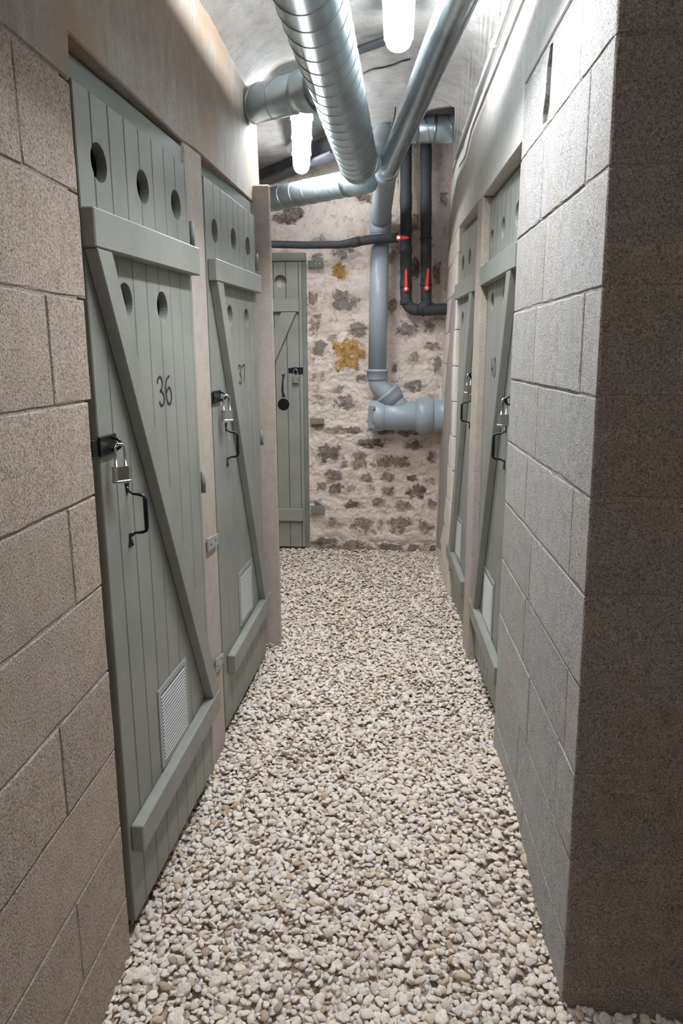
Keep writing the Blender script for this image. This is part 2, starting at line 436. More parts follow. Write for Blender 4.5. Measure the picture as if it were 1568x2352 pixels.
link('ceiling', mesh_of('ceiling', vs, fs, M_CEIL, True), None, kind='structure',
     label='shallow vaulted cellar ceiling of rough grey plaster', category='ceiling')
box('ceiling_back', ID, -2.3, 1.2, 3.4, 5.4, 2.96, 3.06, M_CEIL, kind='structure', label='raised strip of ceiling over the pipes at the far end', category='ceiling')

# left wall
wl = empty('wall_left', (0, 0, 0), kind='structure', label='left corridor wall of pale concrete blocks under a cast beam', category='wall')
GAP = 0.0022
zl = [-0.06, 0.165, 0.36, 0.56, 0.755, 0.955, 1.155, 1.352, 1.555, 1.757, 1.957]
jl = [[0.95], [1.21], [0.85], [1.21], [0.9], [1.325], [0.95], [1.31], [0.85], [1.27]]
DO36 = (1.468, 2.275); DO37 = (2.485, 3.38)
for k in range(10):
    e = 1.457 if k < 7 else (1.476 if k == 7 else 1.490)
    us = [-1.6, -1.1, -0.6, -0.1, 0.4] + jl[k] + [e]
    for a, b in zip(us[:-1], us[1:]):
        block(FL, a + GAP, b - (GAP if b != e else 0), zl[k] + GAP, zl[k + 1] - GAP, -0.2, rnd.uniform(-0.001, 0.001), M_BLOCK_L, wl)
box('mortar', FL, -1.6, DO36[0] - 0.02, -0.1, 1.96, -0.195, -0.0020, M_MORTAR, wl)
# cast beam over the doors (stepped), with the rough soffit
prism('beam', lambda u, v, n: FL(u, v, n), [(-1.6, 1.96), (1.492, 1.96), (1.500, 2.047), (2.275, 2.058), (2.4, 2.072), (3.56, 2.105), (3.50, 2.56), (-1.6, 2.56)],
      -0.2, 0.001, M_BEAM_L, wl, 0.004)
prism('pier', FL, [(DO36[1], -0.08), (DO37[0] + .005, -0.08), (DO37[0], 2.075), (DO36[1], 2.062)], -0.16, 0.0, M_REVEAL, wl, 0.006)
# end pillar: reveal of door 37, projecting a little into the corridor
vs_p = [(-0.80, 3.37, -0.08), (-0.526, 3.37, -0.08), (-0.572, 3.60, -0.08), (-0.80, 3.60, -0.08),
        (-0.80, 3.37, 2.175), (-0.534, 3.37, 2.172), (-0.585, 3.60, 2.165), (-0.80, 3.60, 2.165)]
me = mesh_of('pillar', [Vector(v) for v in vs_p], HEXF, M_REVEAL); fix(me, 0.008); link('pillar', me, wl)

# right wall
wr = empty('wall_right', (0, 0, 0), kind='structure', label='right corridor wall of grey concrete blocks under a pale cast beam', category='wall')
zr = [-0.06, 0.167, 0.367, 0.568, 0.762, 0.960, 1.162, 1.362, 1.57, 1.787, 2.013, 2.22]
jr = [[1.87], [1.97], [1.52, 1.86], [1.47, 1.97], [1.93], [1.505, 2.045], [1.94], [1.50, 2.02], [1.95], [1.55, 2.03], [1.65]]
OP40 = (2.39, 3.17); OP41 = (3.40, 4.17)
holepoly = [(2.005, 2.028), (1.985, 2.06), (1.978, 2.20), (2.012, 2.205), (2.045, 2.165), (2.052, 2.10), (2.075, 2.06), (2.07, 2.032)]
for k in range(11):
    us = [1.37] + jr[k] + [OP40[0]]
    for a, b in zip(us[:-1], us[1:]):
        ga = 0 if a == 1.37 else GAP; gb = 0 if b == OP40[0] else GAP
        o = block(FR, a + ga, b - gb, zr[k] + GAP, zr[k + 1] - GAP, -0.14, rnd.uniform(-0.001, 0.001), M_BLOCK_R, wr)
        if k == 10 and b == OP40[0]: hole_block = o
box('mortar', FR, 1.375, OP40[0] - 0.006, -0.1, 2.215, -0.13, -0.0020, M_MORTAR, wr)
# broken-open cell in the top course
cut = prism('cutter', FR, holepoly, -0.07, 0.05, M_SOFFIT)
def boolean(o, cutter):
    md = o.modifiers.new('b', 'BOOLEAN'); md.object = cutter; md.operation = 'DIFFERENCE'; md.solver = 'EXACT'
    dg = bpy.context.evaluated_depsgraph_get(); dg.update()
    me = bpy.data.meshes.new_from_object(o.evaluated_get(dg)); o.modifiers.clear()
    old = o.data; o.data = me; bpy.data.meshes.remove(old)
boolean(hole_block, cut)
for ch in wr.children:
    if ch.name.startswith('mortar'): boolean(ch, cut)
bpy.data.objects.remove(cut)
gp = [(2.0, 2.05, 0.02), (2.01, 2.10, 0.018), (2.03, 2.15, 0.02), (1.995, 2.18, 0.014), (2.05, 2.07, 0.018), (2.035, 2.115, 0.016)]
for (u, v, r) in gp:
    vs2, fs2 = [], []
    bm = bmesh.new(); bmesh.ops.create_icosphere(bm, subdivisions=1, radius=r)
    for vv in bm.verts: vv.co = FR(u, v, -0.066) + vv.co * (1 + 0.5 * noise.noise(vv.co * 70 + Vector((u, v, 0)) * 9))
    me = bpy.data.meshes.new('aggregate'); bm.to_mesh(me); bm.free(); me.materials.append(M_SOFFIT); link('aggregate', me, wr)
# beam on the right, pier and far return
prism('beam', FR, [(1.37, 2.225), (2.385, 2.225), (2.392, 2.066), (3.30, 2.082), (3.42, 2.094), (OP41[1], 2.110), (5.25, 2.12), (5.25, 3.0), (3.8, 3.0), (3.78, 2.58), (1.37, 2.58)], -0.14, 0.001, M_BEAM_R, wr, 0.003)
prism('pier', FR, [(OP40[1] + .02, -0.08), (3.385, -0.08), (OP41[0], 2.094), (OP40[1] + 0.06, 2.082)], -0.12, 0.0, M_REVEAL, wr, 0.006)
zf = [-0.06, 0.167, 0.37, 0.57, 0.77, 0.97, 1.17, 1.37, 1.57, 1.78, 1.98, 2.115]
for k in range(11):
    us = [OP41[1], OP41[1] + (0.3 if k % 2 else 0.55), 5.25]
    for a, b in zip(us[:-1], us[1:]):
        box('block', FR, a + (0 if a == us[0] else GAP), b - GAP, zf[k] + GAP, zf[k + 1] - GAP, -0.14, rnd.uniform(-0.001, 0.001), M_PALE_BLOCK, wr, 0.003, 0.0008)
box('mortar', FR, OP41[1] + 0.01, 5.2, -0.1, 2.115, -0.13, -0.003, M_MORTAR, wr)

# near end face of the right wall (faces the camera)
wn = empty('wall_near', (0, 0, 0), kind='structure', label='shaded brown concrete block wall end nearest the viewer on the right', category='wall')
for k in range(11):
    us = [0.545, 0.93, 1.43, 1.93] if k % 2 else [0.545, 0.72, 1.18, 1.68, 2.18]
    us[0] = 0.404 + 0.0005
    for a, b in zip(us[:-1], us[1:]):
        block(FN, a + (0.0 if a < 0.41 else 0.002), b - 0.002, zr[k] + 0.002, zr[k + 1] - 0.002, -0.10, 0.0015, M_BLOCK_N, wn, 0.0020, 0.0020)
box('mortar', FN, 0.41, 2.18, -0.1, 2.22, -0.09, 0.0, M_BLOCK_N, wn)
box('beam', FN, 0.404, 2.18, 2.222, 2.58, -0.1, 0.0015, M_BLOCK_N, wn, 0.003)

# remaining enclosure (rear room, storage cells, side recess)
box('wall_rear', ID, -2.2, 2.2, -1.72, -1.6, -0.16, 3.05, M_BLOCK_L, kind='structure', label='block wall closing the corridor behind the viewer', category='wall')
box('wall_side', ID, 2.18, 2.3, -1.6, 1.6, -0.16, 3.05, M_BLOCK_N, kind='structure', label='block wall at the right end of the near lobby', category='wall')
box('wall_storage', ID, -1.62, -1.5, -1.6, 3.5, -0.16, 3.05, M_DARK, kind='structure', label='dark wall added behind the left storage cells to stop light leaks', category='wall')
box('wall_cells', ID, 1.1, 1.2, 1.6, 5.3, -0.16, 3.05, M_DARK, kind='structure', label='dark wall added behind the right storage cells to stop light leaks', category='wall')
box('wall_partition', ID, -2.2, -0.83, 3.5, 3.6, -0.16, 3.05, M_BLOCK_L, kind='structure', label='cross wall behind the left cells', category='wall')
box('wall_recess', ID, -2.3, -2.2, 3.5, 5.4, -0.16, 3.05, M_BLOCK_L, kind='structure', label='end wall of the side passage', category='wall')

# back wall of lime-mortared rubble
vs, fs = [], []
WY = 5.215
bx0, bx1, bz0, bz1 = -2.2, 0.62, -0.16, 3.0
nx, nz = 190, 360
def bw(x, z):
    d = 0.016 * noise.noise(Vector((x * 5, 1.3, z * 5))) + 0.008 * noise.noise(Vector((x * 14, 7.1, z * 14))) + 0.003 * noise.noise(Vector((x * 40, 3, z * 40)))
    r_ = abs(noise.noise(Vector((x * 17 + 2 * noise.noise(Vector((x * 9, 0, z * 9))), 5.5, z * 26)))); d += 0.020 * (0.35 - r_) * (0.5 + 0.8 * abs(noise.noise(Vector((x * 4, 9, z * 4)))))
    d += 0.006 * noise.noise(Vector((x * 62, 2, z * 75)))
    if z < 0.15: d += 0.02 * (0.15 - z) / 0.15
    return WY - d
for j in range(nz + 1):
    for i in range(nx + 1):
        t = i / nx; x = bx0 + (bx1 - bx0) * (t * 0.5 / 0.1 if t < 0.1 else 0.5 + 0.5 * (t - 0.1) / 0.9)
        z = bz0 + (bz1 - bz0) * j / nz; vs.append((x, bw(x, z), z))
for j in range(nz):
    for i in range(nx):
        a = j * (nx + 1) + i; fs.append((a, a + 1, a + nx + 2, a + nx + 1))
wb = link('wall_back', mesh_of('wall_back', vs, fs, M_LIME, True), None, kind='structure',
          label='old rubble stone wall pointed with pale lime mortar at the corridor end', category='wall')
STONES = [(150, 300, 190, 90, 'D'), (600, 185, 120, 70, 'D'), (330, 540, 80, 50, 'G'), (490, 495, 150, 110, 'G'), (465, 620, 95, 90, 'O'), (490, 790, 165, 130, 'G'),
 (300, 790, 55, 120, 'B'), (310, 950, 80, 110, 'B'), (565, 965, 130, 90, 'G'), (510, 1110, 190, 175, 'O'), (340, 1070, 100, 90, 'G'), (330, 1230, 120, 80, 'L'),
 (590, 1250, 70, 60, 'B'), (860, 960, 135, 90, 'G'), (985, 950, 70, 85, 'G'), (995, 1060, 120, 50, 'B'), (1030, 1170, 60, 110, 'G'), (770, 830, 60, 90, 'B'),
 (780, 1190, 34, 60, 'G'), (900, 1290, 130, 70, 'G'), (340, 1365, 100, 60, 'L'), (490, 1390, 150, 90, 'G'), (510, 1550, 160, 40, 'B'), (400, 1690, 185, 125, 'D'),
 (570, 1725, 100, 120, 'B'), (650, 1632, 190, 62, 'D'), (765, 1742, 270, 90, 'B'), (1000, 1710, 72, 85, 'D'), (890, 1640, 110, 52, 'D'), (430, 1812, 130, 60, 'G'),
 (620, 1832, 110, 50, 'B'), (740, 1826, 95, 60, 'B'), (885, 1835, 62, 42, 'D'), (440, 1900, 100, 70, 'D'), (740, 1905, 85, 75, 'B'), (910, 1910, 125, 95, 'D'),
 (540, 1987, 115, 50, 'D'), (690, 1970, 85, 60, 'B'), (830, 1990, 115, 62, 'B'), (600, 2112, 155, 115, 'B'), (810, 2102, 155, 112, 'B'), (970, 2122, 105, 95, 'B'),
 (380, 2205, 170, 50, 'D'), (560, 2215, 180, 48, 'B'), (740, 2235, 170, 55, 'D'), (905, 2240, 150, 52, 'B'), (1010, 2245, 70, 60, 'D'), (905, 600, 60, 110, 'D'), (1030, 640, 50, 150, 'G'),
 (1075, 200, 70, 80, 'B'), (760, 540, 70, 60, 'B'), (340, 1990, 60, 70, 'G'), (420, 1550, 120, 40, 'B'), (900, 330, 70, 90, 'B'), (350, 430, 120, 60, 'L'), (720, 1560, 110, 50, 'D'), (860, 1570, 120, 44, 'B'), (420, 1010, 70, 50, 'L'), (450, 1310, 90, 60, 'L'), (330, 890, 60, 50, 'L'), (900, 1130, 110, 70, 'L'), (1000, 1360, 80, 60, 'L'),
 (340, 1530, 80, 60, 'B'), (480, 1750, 60, 50, 'B'), (530, 1890, 60, 60, 'L'), (640, 1900, 70, 60, 'L'), (350, 1880, 70, 60, 'B'), (990, 1850, 80, 60, 'L'), (430, 2090, 120, 90, 'L'), (1000, 1990, 70, 60, 'B'), (700, 2110, 50, 90, 'L')]
for idx, (sx_, sy_, sw, sh, kc) in enumerate(STONES):
    c0 = at(600 + sx_ / 2.556, 380 + sy_ / 2.556, y=WY); s = 5.35 / F_PX / 2.556
    a, b_ = sw * s * 0.54, sh * s * 0.54
    K = 14 if sw * sh < 9000 else 18; rr = random.Random(idx * 13 + 5)
    angs = [rr.uniform(0.80, 1.16) for _ in range(K)]
    vs, fs = [Vector((c0.x, bw(c0.x, c0.z) - 0.010, c0.z))], []
    for ri, (fr_, dep) in enumerate(((0.5, 0.007), (0.92, 0.005), (1.25, -0.006))):
        for j in range(K):
            th = 2 * math.pi * j / K; q = fr_ * angs[j]
            # squarish outline
            cs, sn = math.cos(th), math.sin(th)
            sq = 1 / max(abs(cs) ** 3 + abs(sn) ** 3, 1e-6) ** (1 / 3) * 0.92
            x = c0.x + a * q * cs * sq; z = c0.z + b_ * q * sn * sq
            vs.append(Vector((x, bw(x, z) - dep - rr.uniform(-0.005, 0.005) * (ri < 2), z)))
    for j in range(K): fs.append((0, 1 + (j + 1) % K, 1 + j))
    for ri in range(2):
        for j in range(K):
            q0 = 1 + ri * K; fs.append((q0 + j, q0 + (j + 1) % K, q0 + K + (j + 1) % K, q0 + K + j))
    me = mesh_of('stone', vs, fs, RUB[kc], True); bm = bmesh.new(); bm.from_mesh(me); bmesh.ops.recalc_face_normals(bm, faces=bm.faces); bm.to_mesh(me); bm.free()
    at_ = me.attributes.new('rim', 'FLOAT', 'POINT')
    for i_ in range(len(me.vertices)): at_.data[i_].value = 0.0 if i_ == 0 else (0.45, 0.8, 1.1)[(i_ - 1) // K]
    link('stone', me, wb)

# dark steel beam under the ceiling at the back, thin dark strip by the lamp
def seg_box(name, p0, p1, w, h, mat, parent=None, bevel=0.002, **props):
    p0, p1 = Vector(p0), Vector(p1); d = (p1 - p0); L = d.length; d.normalize()
    s = d.cross(Vector((0, 0, 1))).normalized(); t = s.cross(d)
    fr = lambda u, v, n: p0 + d * u + s * v + t * n
    return box(name, fr, 0, L, -w / 2, w / 2, -h / 2, h / 2, mat, parent, bevel, **props)
bm_ = empty('trim_1', at(770, 352, z=2.59), kind='structure', label='dark painted steel beam crossing the ceiling before the rubble wall', category='beam')
def rel(o, parent):    # keep world placement of a child built in world space under a moved empty
    o.parent = parent; o.matrix_parent_inverse = Matrix.Translation(-parent.location); return o
pA, pB = at(600, 421, z=2.565), at(775, 352, z=2.575)
dAB = (pB - pA)
rel(seg_box('flange', pA - dAB * 0.25, pA + dAB * 1.0, 0.11, 0.014, M_STEELBEAM), bm_)
rel(seg_box('web', pA - dAB * 0.25 + Vector((0, 0, 0.06)), pA + dAB * 1.0 + Vector((0, 0, 0.06)), 0.014, 0.11, M_STEELBEAM), bm_)
seg_box('trim_2', at(812, 119, z=2.63), at(900, 88, z=2.63), 0.055, 0.012, M_STEELBEAM, None, kind='structure', label='short dark steel strip on the ceiling beside the near lamp', category='beam')

# ------------------------------------------------------------------ gravel
def gz(x, y):
    b1 = 0.10 * math.exp(-((x - 0.42) / 0.12) ** 2 - ((y - 2.05) / 0.38) ** 2)
    b2 = 0.03 * math.exp(-((x - 0.40) / 0.12) ** 2 - ((y - 3.25) / 0.30) ** 2)
    b3 = -0.03 * math.exp(-((x + 0.64) / 0.07) ** 2) * (1 if 1.5 < y < 3.35 else 0)
    b4 = 0.0
    return b1 + b2 + b3 + b4 + 0.006 * math.sin(x * 9 + y * 4) + 0.005 * math.sin(y * 7 - x * 5)
def proto(sub, seed):
    bm = bmesh.new(); bmesh.ops.create_icosphere(bm, subdivisions=sub, radius=1.0)
    off = Vector((seed * 3.7, seed * 1.9, seed * 5.1)); rr = random.Random(seed)
    ax = (1.0, rr.uniform(0.60, 0.92), rr.uniform(0.22, 0.42))
    planes = [(Vector((rr.gauss(0, 1), rr.gauss(0, 1), rr.gauss(0, 1))).normalized(), rr.uniform(0.68, 0.9)) for _ in range(6)]
    for v in bm.verts:
        co = v.co * (1 + 0.22 * noise.noise(v.co * 1.3 + off))
        for n_, d_ in planes:
            e = co.dot(n_) - d_
            if e > 0: co = co - n_ * e * 0.85
        v.co = Vector((co.x * ax[0], co.y * ax[1], co.z * ax[2]))
    bm.verts.ensure_lookup_table()
    V = np.array([v.co[:] for v in bm.verts], dtype=np.float32); Fc = np.array([[v.index for v in f.verts] for f in bm.faces], dtype=np.int32)
    bm.free(); return V, Fc
NP = 14
P1 = [proto(1 + 1, s + 1) for s in range(NP)]       # 42 verts (Blender counts the base icosahedron as 1)
P2 = [proto(3, s + 1) for s in range(NP)]
rng = np.random.default_rng(5)
inst = []
def scatter(x0, x1, y0, y1, s, smul=1.0):
    y = y0
    while y < y1:
        x = x0
        while x < x1:
            px = x + rng.uniform(-0.5, 0.5) * s; py = y + rng.uniform(-0.5, 0.5) * s
            inst.append((px, py, smul)); x += s
        y += s
scatter(-0.70, 0.46, 1.02, 3.45, 0.0136)
scatter(-0.70, 0.46, 3.45, 5.20, 0.0150, 1.0)
scatter(-1.02, -0.70, 3.62, 5.20, 0.0175, 1.05)
scatter(0.46, 0.80, 1.02, 1.37, 0.0140)
pb = []
for (px, py, sm) in inst:
    r = 0.0098 * math.exp(rng.normal(0, 0.26)) * sm * 1.12
    if rng.random() < 0.012: r *= 1.55
    r = min(r, 0.024)
    z = gz(px, py) + rng.uniform(-0.012, 0.004) + (0.004 if rng.random() < 0.3 else 0)
    q = rng.normal(0, 0.34, 2); yaw = rng.uniform(0, 6.283)
    cz, sz = math.cos(yaw), math.sin(yaw); ca, sa = math.cos(q[0]), math.sin(q[0]); cb, sb = math.cos(q[1]), math.sin(q[1])
    Rz = np.array([[cz, -sz, 0], [sz, cz, 0], [0, 0, 1]]); Rx = np.array([[1, 0, 0], [0, ca, -sa], [0, sa, ca]]); Ry = np.array([[cb, 0, sb], [0, 1, 0], [-sb, 0, cb]])
    pb.append((px, py, z, r, Rx @ Ry @ Rz, int(rng.integers(NP))))
def inframe(p):
    v = R.T @ np.array([p[0], p[1], p[2] - CAM_H]); X = CX + F_PX * v[0] / v[2]; Y = CY + F_PX * v[1] / v[2]
    return 235 < X < 1300 and Y < 2345 and -0.60 < p[0] < 0.385, v[2]
order = []
for i, p in enumerate(pb):
    okk, dist = inframe(p)
    if okk: order.append((-p[3] / dist * (1 if p[2] > -0.006 else 0.3), i))
order.sort(); single = set(i for _, i in order[:300])
protome = []
for V, Fc in P2:
    me = bpy.data.meshes.new('pebble'); me.from_pydata(V.tolist(), [], Fc.tolist()); me.materials.append(M_PEB)
    me.polygons.foreach_set('use_smooth', [True] * len(me.polygons)); protome.append(me)
for i in sorted(single):
    p = pb[i]; o = link('pebble', protome[p[5]], floor)
    mm = Matrix([list(map(float, row)) for row in p[4] * p[3]]).to_4x4(); mm.translation = Vector(p[:3]); o.matrix_local = mm
allV, allF, off = [], [], 0
for i, p in enumerate(pb):
    if i in single: continue
    V, Fc = P1[p[5]]
    allV.append((V @ (p[4].T * p[3]).astype(np.float32)) + np.array(p[:3], dtype=np.float32)); allF.append(Fc + off); off += len(V)
allV = np.concatenate(allV); allF = np.concatenate(allF)
me = bpy.data.meshes.new('gravel'); me.vertices.add(len(allV)); me.vertices.foreach_set('co', allV.ravel())
me.loops.add(allF.size); me.loops.foreach_set('vertex_index', allF.ravel())
me.polygons.add(len(allF)); me.polygons.foreach_set('loop_start', np.arange(0, allF.size, 3, dtype=np.int32))
me.polygons.foreach_set('use_smooth', np.ones(len(allF), dtype=bool)); me.update(calc_edges=True); me.materials.append(M_PEB)
link('gravel', me, floor, kind='stuff')
# bed following the gravel surface so no gaps show
vs, fs = [], []
for j in range(61):
    for i in range(31):
        x = -1.05 + 1.9 * i / 30; y = 0.95 + 4.3 * j / 60; vs.append((x, y, gz(x, y) - 0.012))
for j in range(60):
    for i in range(30):
        a = j * 31 + i; fs.append((a, a + 1, a + 32, a + 31))
link('gravel_bed', mesh_of('gravel_bed', vs, fs, M_SAND, True), floor, kind='stuff')

# ------------------------------------------------------------------ doors
def door_frame(A, B, z0, side):
    A = Vector((A[0], A[1], 0)); B = Vector((B[0], B[1], 0)); W = (B - A).length; d = (B - A).normalized()
    n = Vector((d.y, -d.x, 0)) if side == 'L' else Vector((-d.y, d.x, 0))
    return (lambda u, v, k: A + d * u + n * k + Vector((0, 0, z0 + v))), W
def disc_poly(cu, cv, r, k=28): return [(cu + r * math.cos(2 * math.pi * i / k), cv + r * math.sin(2 * math.pi * i / k)) for i in range(k)]
DIG = {'3': [[(0, .78), (.0, .88), (.15, .97), (.4, 1), (.68, .95), (.8, .84), (.78, .7), (.6, .57), (.33, .52)], [(.33, .53), (.7, .47), (.95, .35), (1, .2), (.85, .06), (.6, 0), (.3, .03), (.2, .1), (.2, .17)]],
       '6': [[(.75, 1), (.4, .95), (.12, .82), (0, .62), (.02, .4), (.1, .18), (.3, .04), (.55, 0), (.82, .06), (.97, .22), (.95, .4), (.8, .54), (.58, .59), (.3, .53), (.06, .4)]],
       '7': [[(0, .78), (.05, .95), (1, 1), (.96, .78), (.8, .45), (.62, 0)]],
       '4': [[(.35, 1), (.05, .36), (1, .36)], [(.72, .6), (.68, 0)]],
       '0': [[(.5, 1), (.2, .88), (.02, .6), (.02, .38), (.2, .1), (.5, 0), (.8, .1), (.98, .38), (.98, .6), (.8, .88), (.5, 1)]],
       '9': [[(1, .7), (.8, .52), (.45, .45), (.1, .56), (.02, .75), (.2, .94), (.5, 1), (.85, .92), (1, .7), (.95, .35), (.7, .08), (.4, 0)]]}
def number(fr, text, u0, v0, w, h, parent, width=0.0072, mirror=False):
    vs, fs = [], []
    dw = w / (len(text) + 0.25 * (len(text) - 1))
    for i, ch in enumerate(text):
        for st in DIG[ch]:
            pts = [Vector((u0 + i * dw * 1.25 + (a * dw * 0.9), v0 + b * h, 0)) for a, b in st]
            if mirror: pts = [Vector((2 * u0 + w - p.x, p.y, 0)) for p in pts]
            # refine with Catmull-Rom
            fine = []
            for k in range(len(pts) - 1):
                p0, p1, p2, p3 = pts[max(k - 1, 0)], pts[k], pts[k + 1], pts[min(k + 2, len(pts) - 1)]
                for t in (0, .25, .5, .75):
                    if ch in '74': fine.append(p1.lerp(p2, t)); continue
                    fine.append(0.5 * ((2 * p1) + (p2 - p0) * t + (2 * p0 - 5 * p1 + 4 * p2 - p3) * t * t + (3 * p1 - p0 - 3 * p2 + p3) * t ** 3))
            fine.append(pts[-1])
            base = len(vs)
            for k, p in enumerate(fine):
                tg = (fine[min(k + 1, len(fine) - 1)] - fine[max(k - 1, 0)]).normalized(); nn = Vector((-tg.y, tg.x, 0)) * width / 2
                for q in (p + nn, p - nn): vs.append(fr(q.x, q.y, 0.0012))
            for k in range(len(fine) - 1): fs.append((base + 2 * k, base + 2 * k + 1, base + 2 * k + 3, base + 2 * k + 2))
    me = mesh_of('number', vs, fs, M_INK)
    return link('number', me, parent, label='thin dark hand-painted ' + text)

def handle(fr, u, v, parent, h=0.105, proj=0.042, sgn=1):
    t = 0.0045
    g = fr; pts = []
    P = [(u, v + h / 2 + 0.004, 0.006), (u, v + h / 2, 0.008), (u, v + h / 2 - 0.004, 0.014), (u, v + h / 2 - 0.006, proj - 0.008), (u, v + h / 2 - 0.010, proj), (u, v + h / 2 - 0.018, proj + 0.002),
         (u, v - h / 2 + 0.018, proj + 0.002), (u, v - h / 2 + 0.010, proj), (u, v - h / 2 + 0.006, proj - 0.008), (u, v - h / 2 + 0.004, 0.014), (u, v - h / 2, 0.008), (u, v - h / 2 - 0.004, 0.006)]
    hd = tube('handle', [g(*p) for p in P], [0.003] * 3 + [0.0042] * 2 + [0.0055] * 2 + [0.0042] * 2 + [0.003] * 3, M_BLACK, parent, 10)
    for s in (1, -1):
        vb = v + s * (h / 2)
        prism('handle_plate', g, [(u - 0.006, vb - 0.002 * s), (u + 0.006, vb - 0.002 * s), (u + 0.007, vb + s * 0.014), (u + 0.013, vb + s * 0.030), (u + 0.008, vb + s * 0.032), (u, vb + s * 0.020),
               (u - 0.008, vb + s * 0.032), (u - 0.013, vb + s * 0.030), (u - 0.007, vb + s * 0.014)], 0.0, 0.003, M_BLACK, hd)
        prism('screw', g, disc_poly(u, vb + s * 0.010, 0.0026, 10), 0.003, 0.0045, M_CHROME, hd)
    return hd

def grille(fr, u0, u1, v0, v1, parent, slats=19):
    b = 0.020
    fw_ = [fbox(fr, u0, u1, v1 - b, v1, 0, 0.004), fbox(fr, u0, u1, v0, v0 + b, 0, 0.004), fbox(fr, u0, u0 + b, v0 + b, v1 - b, 0, 0.004), fbox(fr, u1 - b, u1, v0 + b, v1 - b, 0, 0.004)]
    g = join_boxes('vent_grille', fw_, M_ALU_D, parent, 0.0008, label='square metal vent grille with horizontal louvres')
    box('shadow_backing', fr, u0 + b, u1 - b, v0 + b, v1 - b, 0.0, 0.0008, M_BLACK, g)  # black sheet standing in for the shadow lines between louvres
    n = slats; st = (v1 - v0 - 2 * b) / n
    for k in range(n):
        v = v0 + b + st * k
        vs = [fr(u0 + b, v + st * 0.50, 0.0026), fr(u1 - b, v + st * 0.50, 0.0026), fr(u1 - b, v + st * 0.06, 0.0058), fr(u0 + b, v + st * 0.06, 0.0058),
              fr(u0 + b, v + st * 0.38, 0.0014), fr(u1 - b, v + st * 0.38, 0.0014), fr(u1 - b, v + st * 0.0, 0.0046), fr(u0 + b, v + st * 0.0, 0.0046)]
        me = mesh_of('louvre', vs, HEXF, M_ALU); fix(me); link('louvre', me, g)
    for (uu, vv) in ((u0 + .009, v0 + .009), (u1 - .009, v0 + .009), (u0 + .009, v1 - .009), (u1 - .009, v1 - .009)):
        prism('screw', fr, disc_poly(uu, vv, 0.003, 10), 0.004, 0.0055, M_CHROME, g)
    return g

def padlock(fr, u, v, n, ang, label, scale=1.0, group=None):
    """hangs with the shackle top at (u,v,n)"""
    o = fr(u, v, n); root = empty('padlock', o, label=label, category='padlock', group='padlocks on the cellar doors')
    if group: root['group'] = group
    e1 = (fr(u + 1, v, n) - o).normalized(); e2 = (fr(u, v, n + 1) - o).normalized()
    a = e1 * math.cos(ang) + e2 * math.sin(ang); b = Vector((0, 0, 1)).cross(a)
    loc = lambda x, y, z: (a * x + b * y + Vector((0, 0, z))) * scale
    W_, T_, Hh = 0.021, 0.0125, 0.040
    top = -0.054
    def octo(w, t, z0, z1, c=0.006):
        pl = [(-w + c, -t), (w - c, -t), (w, -t + c * .7), (w, t - c * .7), (w - c, t), (-w + c, t), (-w, t - c * .7), (-w, -t + c * .7)]
        return [loc(x, y, z0) for x, y in pl] + [loc(x, y, z1) for x, y in pl]
    vs, fs = [], []
    npl = 12
    for k in range(npl):
        z0 = top - Hh + 0.006 + (Hh - 0.006) * k / npl; z1 = z0 + (Hh - 0.006) / npl * 0.72
        for (w, t, za, zb) in ((W_, T_, z0, z1), (W_ - 0.0010, T_ - 0.0010, z1, z0 + (Hh - 0.006) / npl)):
            q = len(vs); vs += octo(w, t, za, zb)
            fs += [tuple(q + i for i in range(7, -1, -1)), tuple(q + 8 + i for i in range(8))] + [(q + i, q + (i + 1) % 8, q + 8 + (i + 1) % 8, q + 8 + i) for i in range(8)]
    link('body', mesh_of('body', vs, fs, M_STEEL), root)
    vs = octo(W_ + 0.0018, T_ + 0.0015, top - Hh - 0.001, top - Hh + 0.006)
    fs = [tuple(range(7, -1, -1)), tuple(8 + i for i in range(8))] + [(i, (i + 1) % 8, 8 + (i + 1) % 8, 8 + i) for i in range(8)]
    me = mesh_of('base_plate', vs, fs, M_STEEL); fix(me, 0.0012); link('base_plate', me, root)
    pts = [loc(-0.0125, 0, top - 0.003), loc(-0.0125, 0, -0.012)] + [loc(-0.0125 * math.cos(t), 0, -0.012 + 0.0125 * math.sin(t)) for t in [math.pi * i / 10 for i in range(1, 10)]] + [loc(0.0125, 0, -0.012), loc(0.0125, 0, top - 0.003)]
    tube('shackle', pts, 0.0036, M_CHROME, root, 12)
    return root

def hasp(fr, u0, u1, v, parent, hh=0.044, ring_u=None):
    h = box('hasp', fr, u0, u1, v - hh / 2, v + hh / 2, 0.002, 0.008, M_BLACK, parent, 0.0015, label='black metal hasp plate')
    ru = ring_u
    pts = [fr(ru, v + 0.014 * math.cos(t), 0.006 + 0.022 * math.sin(t)) for t in [math.pi * i / 10 for i in range(11)]]
    tube('staple', pts, 0.0035, M_BLACK, h, 10)
    box('hasp_leaf', fr, u0 - 0.03 if ru > u0 else u1, u0 + 0.004 if ru > u0 else u1 + 0.02, v - hh / 2 + .004, v + hh / 2 - .004, -0.006, 0.004, M_BLACK, h, 0.001)
    return h

